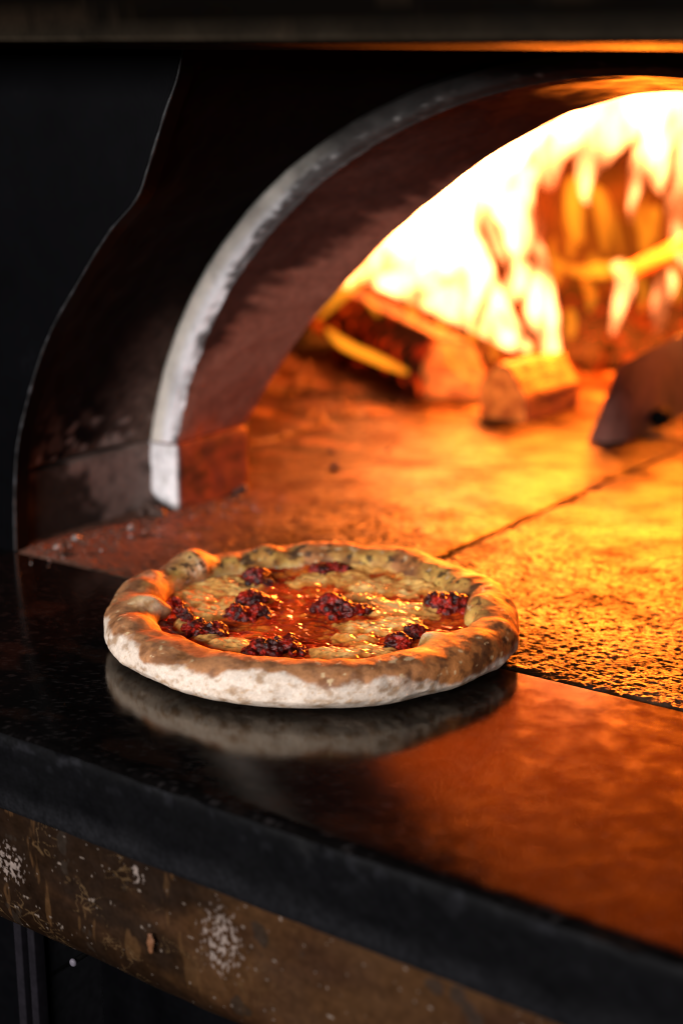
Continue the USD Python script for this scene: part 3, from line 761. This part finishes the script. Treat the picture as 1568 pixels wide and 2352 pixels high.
build_log(b0, b1 + (b1 - b0) * .12, np.array([(-.030, -.036), (.034, -.036), (.036, -.002), (.012, .034), (-.006, .036), (-.034, .006)]), 711, 'short split log in front with an added orange glow on its end on the hearth floor', ((.05, .016, .009), (.10, .034, .018)), ((.40, .09, .022), (.18, .036, .009)))
e0 = atV(1440, 628, 2.05); e1 = atV(1600, 545, 2.0)
build_log(e0, e1 + (e1 - e0) * .3, roundl * .33, 741, 'thin glowing branch slanting up at the right of the fire', ((.30, .12, .05), (.2, .07, .03)), red)

# ------------------------------------------------------------------ log rest: curved iron plate at the right
rest = thing('log_rest', (-.66, 1.56, 0), 'dark curved iron log rest standing on the hearth at right', 'log rest')
foot = np.array([atZ(u, v, .0)[:2] for u, v in ((1350, 1012), (1395, 1017), (1440, 1012), (1490, 992), (1530, 970), (1590, 945), (1680, 910))])
head_px = ((1420, 838), (1445, 828), (1475, 815), (1510, 800), (1545, 785), (1600, 760), (1690, 720))
head = np.array([[*(atZ(u, v, .10)[:2])] for u, v in head_px])
foot, head = resample(foot, 60), resample(head, 60)
hts = np.linspace(.100, .112, 60)
k = np.linspace(0, 1, 40)
F3 = np.c_[foot, np.zeros(60)]; H3 = np.c_[head, hts]
outP = F3[:, None] * (1 - k[None, :, None]) + H3[:, None] * k[None, :, None]
inw = np.array([-.10, .99, 0]) * .018
ring_ = np.concatenate([outP, (H3 + inw)[:, None], (F3 + inw)[:, None]], 1)
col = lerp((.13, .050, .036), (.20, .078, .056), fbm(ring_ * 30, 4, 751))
col = lerp(col, (.016, .006, .0045), np.clip(sstep(.40, .62, fbm(ring_ * [16, 16, 22], 4, 753)) * .5 + sstep(8, 28, np.arange(60)[:, None] + 0 * ring_[..., 0]) * .95, 0, 1))  # mottled soot, plus shade towards the right end painted into the tint
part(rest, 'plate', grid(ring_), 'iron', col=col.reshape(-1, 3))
endp = np.stack([ring_[0, :40], np.repeat((F3[0] + inw)[None], 40, 0) * (1 - k[:, None]) + (H3[0] + inw)[None] * k[:, None]], 1)
part(rest, 'end_plate', grid(endp), 'iron', col=np.tile((.10, .05, .04), (80, 1)))
hb = atZ(1520, 968, .012)
m = trimesh.creation.cylinder(.011, .02, sections=24); m.apply_transform(trimesh.transformations.rotation_matrix(np.pi / 2, [1, 0, 0])); m.vertices += hb + [.0, -.004, .006]
part(rest, 'dark_hole_plug', m, 'soot', col=np.tile((.001, .001, .001), (len(m.vertices), 1)))  # black cylinder added to stand for a dark hole at the foot

# ------------------------------------------------------------------ embers and crumbs
def lumps(spots, seed, sub=1):
    rg = np.random.default_rng(seed); ms = []
    for c, r in spots:
        m = trimesh.creation.icosphere(sub, 1.0)
        m.vertices *= r * rg.uniform(.6, 1.3, 3)
        m.vertices += m.vertices * (rg.uniform(-.22, .22, len(m.vertices)))[:, None]
        m.apply_transform(trimesh.transformations.random_rotation_matrix(rg.uniform(0, 1, 3)))
        m.vertices += c
        ms.append(m)
    return trimesh.util.concatenate(ms)
rg = np.random.default_rng(31)
sp = []
for q in range(420):
    u, v = rg.uniform(1270, 1620), rg.uniform(690, 850)
    c = atZ(u, v, 0.0)
    r = rg.uniform(.012, .026)
    sp.append((c + [0, 0, r * .5 + max(0, .06 * math.sin((c[1] - 2.0) * 2.2)) * rg.uniform(0, 1)], r))
for q in range(120):
    u, v = rg.uniform(760, 1250), rg.uniform(720, 850)
    c = atZ(u, v, 0.0); r = rg.uniform(.008, .018)
    sp.append((c + [0, 0, r * .5], r))
m = lumps(sp, 33)
top('ember_bed', m, 'ember', 'red glowing embers heaped on the hearth behind the logs', 'embers', kind='stuff', smooth=False)
sp = []
for q in range(520):
    u, v = rg.normal(720, 110), rg.normal(870, 60)
    if u < 600 or v < 790 or noise(np.array([[u * .03, v * .05, 0]]), 3)[0] < .5: continue
    c = atZ(u, v, 0.0); r = rg.uniform(.0010, .0040) * (1 if rg.uniform() < .9 else 1.5)
    sp.append((c + [0, 0, r * .4], r))
for (u, v, r) in ((770, 1076, .006), (340, 1175, .008), (355, 1180, .006), (325, 1182, .005), (372, 1185, .005), (560, 1128, .006), (545, 1133, .004), (1000, 900, .008)):
    sp.append((atZ(u, v, 0) + [0, 0, r * .4], r))
for q in range(260):
    a = rg.uniform(0, 1); u = 80 + a * 520 + rg.normal(0, 14); v = 1255 - a * 128 + abs(rg.normal(0, 16)) + 2
    c = atZ(u, v, 0); r = rg.uniform(.0005, .0018); sp.append((c + [0, 0, r * .4], r))
m = lumps(sp, 35)
top('charcoal_crumbs', m, 'crumb', 'black charcoal crumbs strewn over the hearth floor', 'charcoal', kind='stuff', smooth=False, col=np.tile((.06, .03, .02), (len(m.vertices), 1)))
sp = []
for q in range(70):
    a = rg.uniform(0, 1); u = 85 + a * 560 + rg.normal(0, 20); v = 1262 - a * 125 + abs(rg.normal(0, 22)) + 4
    c = atZ(u, v, 0); r = rg.uniform(.0004, .0011); sp.append((c + [0, 0, r * .4], r))
for (u, v, r) in ((176, 1240, .0035), (130, 1262, .003), (300, 1215, .003), (352, 1172, .0035)): sp.append((atZ(u, v, 0) + [0, 0, r * .4], r))
m = lumps(sp, 37)
top('ash_flecks', m, 'crumb', 'pale grey ash flecks along the foot of the vestibule wall', 'ash', kind='stuff', smooth=False, col=np.tile((.22, .20, .19), (len(m.vertices), 1)))

c = atV(346, 2168, .533)
m = trimesh.creation.icosphere(3, 1.0); m.vertices *= [.0026, .0012, .0068]
m.vertices += m.vertices * ((fbm(m.vertices * 380, 3, 5) - .5) * .9)[:, None]; m.vertices += c
top('dough_crumb', m, 'crumb', 'single orange brown dough crumb stuck on the brown apron rail', 'crumb', col=lerp((.13, .045, .010), (.06, .02, .005), fbm(m.vertices * 300, 3, 7)))

# ------------------------------------------------------------------ fire
fire = thing('fire', (-1.0, 1.8, 0), 'blazing white and yellow wood fire filling the oven mouth at right', 'fire')
def flame(pts, V, mat, kd=.8, seed=0, wob=.18):
    pts = np.array(pts, float)
    Vv = np.array(V, float) if np.ndim(V) and len(V) == len(pts) else np.linspace(*V, len(pts)) if np.ndim(V) else np.full(len(pts), V)
    C = np.array([atV(u, v, w) for (u, v, r), w in zip(pts, Vv)])
    dist = np.array([np.linalg.norm(c - EYE) for c in C])
    rad = pts[:, 2] * dist / _F
    dd = np.r_[0, np.cumsum(np.linalg.norm(np.diff(C, axis=0), axis=1))]
    q = np.linspace(0, dd[-1], 60)
    Cs = np.stack([PchipInterpolator(dd, C[:, k])(q) for k in range(3)], 1)
    Rs = PchipInterpolator(dd, rad)(q)
    endt = np.minimum(q, dd[-1] - q)
    Rs = Rs * np.sqrt(np.clip(endt / (Rs.clip(.004) * .9), 0, 1)) + .0004
    T = np.gradient(Cs, axis=0); T /= np.linalg.norm(T, axis=1, keepdims=True)
    look = Cs.mean(0) - EYE; look /= np.linalg.norm(look)
    S = np.cross(T, look); S /= np.linalg.norm(S, axis=1, keepdims=True) + 1e-9
    D = np.cross(S, T)
    an = np.linspace(0, 2 * np.pi, 37)
    G = Cs[:, None] + (np.cos(an)[None, :, None] * S[:, None] + np.sin(an)[None, :, None] * D[:, None] * kd) * Rs[:, None, None]
    w = fbm(np.concatenate([G[..., :2] * 22, G[..., 2:] * 8], -1), 3, seed + 900) - .5
    G = Cs[:, None] + (G - Cs[:, None]) * (1 + wob * 2.4 * w)[..., None]
    G[:, -1] = G[:, 0]
    cap0, cap1 = G[0, :-1].mean(0), G[-1, :-1].mean(0)
    G = np.concatenate([np.broadcast_to(cap0, (1, 37, 3)), G, np.broadcast_to(cap1, (1, 37, 3))], 0)
    v, f = grid(G)
    m = trimesh.Trimesh(v, f, process=False); m.merge_vertices(digits_vertex=7); m.update_faces(m.nondegenerate_faces()); m.fix_normals()
    part(fire, 'flame', m, mat, smooth=False)
HOT, MID, VEIL = 'flame_hot', 'flame_mid', 'flame_veil'
flame([(1290, 872, 5), (1262, 800, 26), (1245, 720, 38), (1222, 620, 40), (1195, 520, 42), (1172, 430, 50), (1190, 320, 75), (1270, 230, 95), (1390, 165, 90), (1530, 110, 60)], (1.72, 2.0), HOT, seed=1)
flame([(1222, 808, 6), (1150, 735, 32), (1075, 640, 62), (1040, 560, 72), (1035, 470, 78), (1075, 370, 95), (1140, 280, 100), (1240, 180, 80)], (1.78, 1.95), HOT, seed=2)
flame([(822, 632, 8), (885, 632, 34), (960, 600, 66), (1000, 520, 80), (1020, 430, 85), (1090, 320, 90), (1180, 230, 60)], (1.85, 1.95), HOT, seed=3)
flame([(800, 650, 10), (880, 560, 60), (950, 480, 80), (1050, 390, 80), (1150, 300, 80), (1260, 220, 40)], (1.95, 2.05), HOT, seed=4)
flame([(850, 640, 12), (940, 660, 34), (1040, 700, 38), (1120, 748, 30), (1215, 815, 8)], 1.66, HOT, seed=5)
flame([(1352, 470, 5), (1345, 400, 24), (1390, 300, 62), (1470, 225, 75), (1590, 170, 60)], (1.95, 2.1), HOT, seed=6, wob=.3)
flame([(1450, 515, 5), (1455, 440, 15), (1478, 370, 30), (1530, 290, 42), (1600, 210, 40)], (1.9, 2.0), HOT, seed=7, wob=.3)
flame([(1548, 470, 6), (1528, 430, 20), (1500, 360, 38), (1470, 300, 50)], 1.88, HOT, seed=8)
flame([(1262, 440, 8), (1262, 370, 28), (1300, 280, 60), (1400, 210, 60)], 2.0, HOT, seed=18)
flame([(1244, 548, 6), (1228, 500, 14), (1215, 440, 22), (1225, 380, 30)], 1.85, HOT, seed=9)
flame([(1165, 610, 5), (1140, 560, 13), (1122, 510, 16), (1120, 470, 14)], 1.80, HOT, seed=10)
flame([(1150, 740, 6), (1160, 690, 18), (1185, 650, 22), (1195, 590, 20)], 1.76, HOT, seed=11)
flame([(728, 735, 6), (775, 685, 13), (820, 640, 18), (870, 590, 16)], 1.80, MID, seed=12)
flame([(748, 752, 5), (790, 790, 13), (860, 822, 13), (938, 857, 7)], 1.62, MID, kd=1.4, seed=13, wob=.08)
flame([(1014, 725, 10), (1013, 775, 14), (1012, 812, 8)], 1.70, MID, seed=14, wob=.08)
flame([(838, 672, 6), (855, 700, 9), (872, 728, 6)], 1.72, MID, seed=15)
flame([(1405, 770, 6), (1422, 700, 15), (1436, 650, 20), (1425, 615, 18), (1400, 610, 8)], 1.95, HOT, kd=.5, seed=16)
flame([(1276, 598, 5), (1330, 622, 13), (1395, 618, 20), (1448, 602, 9)], 1.97, MID, seed=17)
flame([(1512, 768, 7), (1515, 700, 19), (1530, 645, 22), (1528, 610, 8)], 1.95, HOT, kd=.5, seed=19)
flame([(1310, 780, 9), (1312, 740, 13), (1306, 705, 9)], 1.9, MID, seed=20, wob=.08)
flame([(1392, 585, 6), (1386, 530, 13), (1375, 470, 16), (1350, 420, 18)], 2.1, MID, kd=.6, seed=21)
flame([(1335, 560, 7), (1322, 510, 16), (1318, 450, 20), (1330, 400, 20)], 2.1, MID, kd=.8, seed=22)
flame([(1428, 590, 5), (1412, 530, 9), (1390, 470, 12), (1370, 430, 12)], 2.15, MID, kd=.5, seed=23)
flame([(1600, 640, 8), (1560, 560, 22), (1556, 500, 26), (1575, 420, 30), (1590, 300, 30)], 2.0, HOT, kd=.6, seed=24)
flame([(1508, 560, 4), (1500, 520, 10), (1502, 470, 14)], 2.1, MID, seed=25)
flame([(1195, 860, 5), (1205, 830, 12), (1225, 790, 14)], 1.66, MID, seed=26)
flame([(1218, 868, 5), (1215, 850, 12), (1232, 815, 12)], 1.62, MID, kd=1.2, seed=27)
flame([(1075, 800, 6), (1085, 770, 13), (1100, 740, 14)], 1.72, MID, kd=.6, seed=28)
flame([(1300, 700, 60), (1360, 600, 110), (1400, 480, 130), (1420, 380, 120)], 2.35, VEIL, kd=1.0, seed=29)
flame([(1520, 720, 40), (1540, 620, 70), (1540, 500, 90), (1520, 400, 80)], 2.35, VEIL, kd=1.0, seed=30)
flame([(1000, 860, 20), (1060, 780, 60), (1100, 700, 80)], 1.9, VEIL, kd=1.5, seed=31)
flame([(700, 800, 20), (760, 760, 50), (840, 690, 60)], 1.95, VEIL, kd=1.5, seed=32)
flame([(690, 760, 8), (720, 690, 40), (770, 600, 70), (850, 500, 90), (950, 400, 95), (1080, 300, 90), (1200, 200, 50)], (2.1, 2.15), HOT, seed=40)
flame([(780, 660, 10), (830, 600, 45), (900, 520, 70), (980, 430, 80), (1100, 330, 80), (1250, 240, 70), (1400, 180, 40)], (1.9, 2.05), HOT, seed=41)
# the fire goes on to the right, behind the log rest
for i, (x, y, h, r) in enumerate(((-.60, 2.12, .36, .055), (-.48, 2.2, .42, .06), (-.36, 2.15, .36, .05))):
    px = [(0, .02, .012), (.02, .1, r), (-.01, .22, r * .9), (.03, .32, r * .5), (.02, .42, .006)]
    C = [V3((x + a, y, .03 + z * h / .42)) for a, z, q in px]
    out = []
    for c, (a, z, q) in zip(C, px):
        d = c - EYE; f_ = d @ ray(784, 1176); rt = np.array([math.cos(_y), math.sin(_y), 0])
        upc = np.cross(rt, ray(784, 1176)); out.append((784 + _F * (d @ rt) / f_, 1176 - _F * (d @ upc) / f_, q * _F / np.linalg.norm(d)))
    flame(out, [c[1] for c in C], HOT, seed=60 + i)
for i, (u0, v0, hgt, w, vv) in enumerate(((1270, 660, 120, 13, 2.0), (1305, 600, 150, 12, 2.1), (1350, 720, 110, 12, 1.95), (1470, 720, 130, 13, 2.05), (1475, 600, 150, 15, 2.15), (1550, 700, 120, 14, 2.0), (1365, 640, 60, 16, 2.2), (1105, 690, 120, 14, 1.72), (940, 740, 70, 13, 1.70), (1130, 830, 80, 11, 1.62))):
    flame([(u0, v0, 5), (u0 + 8, v0 - hgt * .35, w), (u0 - 4, v0 - hgt * .7, w * .8), (u0 + 6, v0 - hgt, 4)], vv, MID, kd=.6, seed=80 + i, wob=.3)
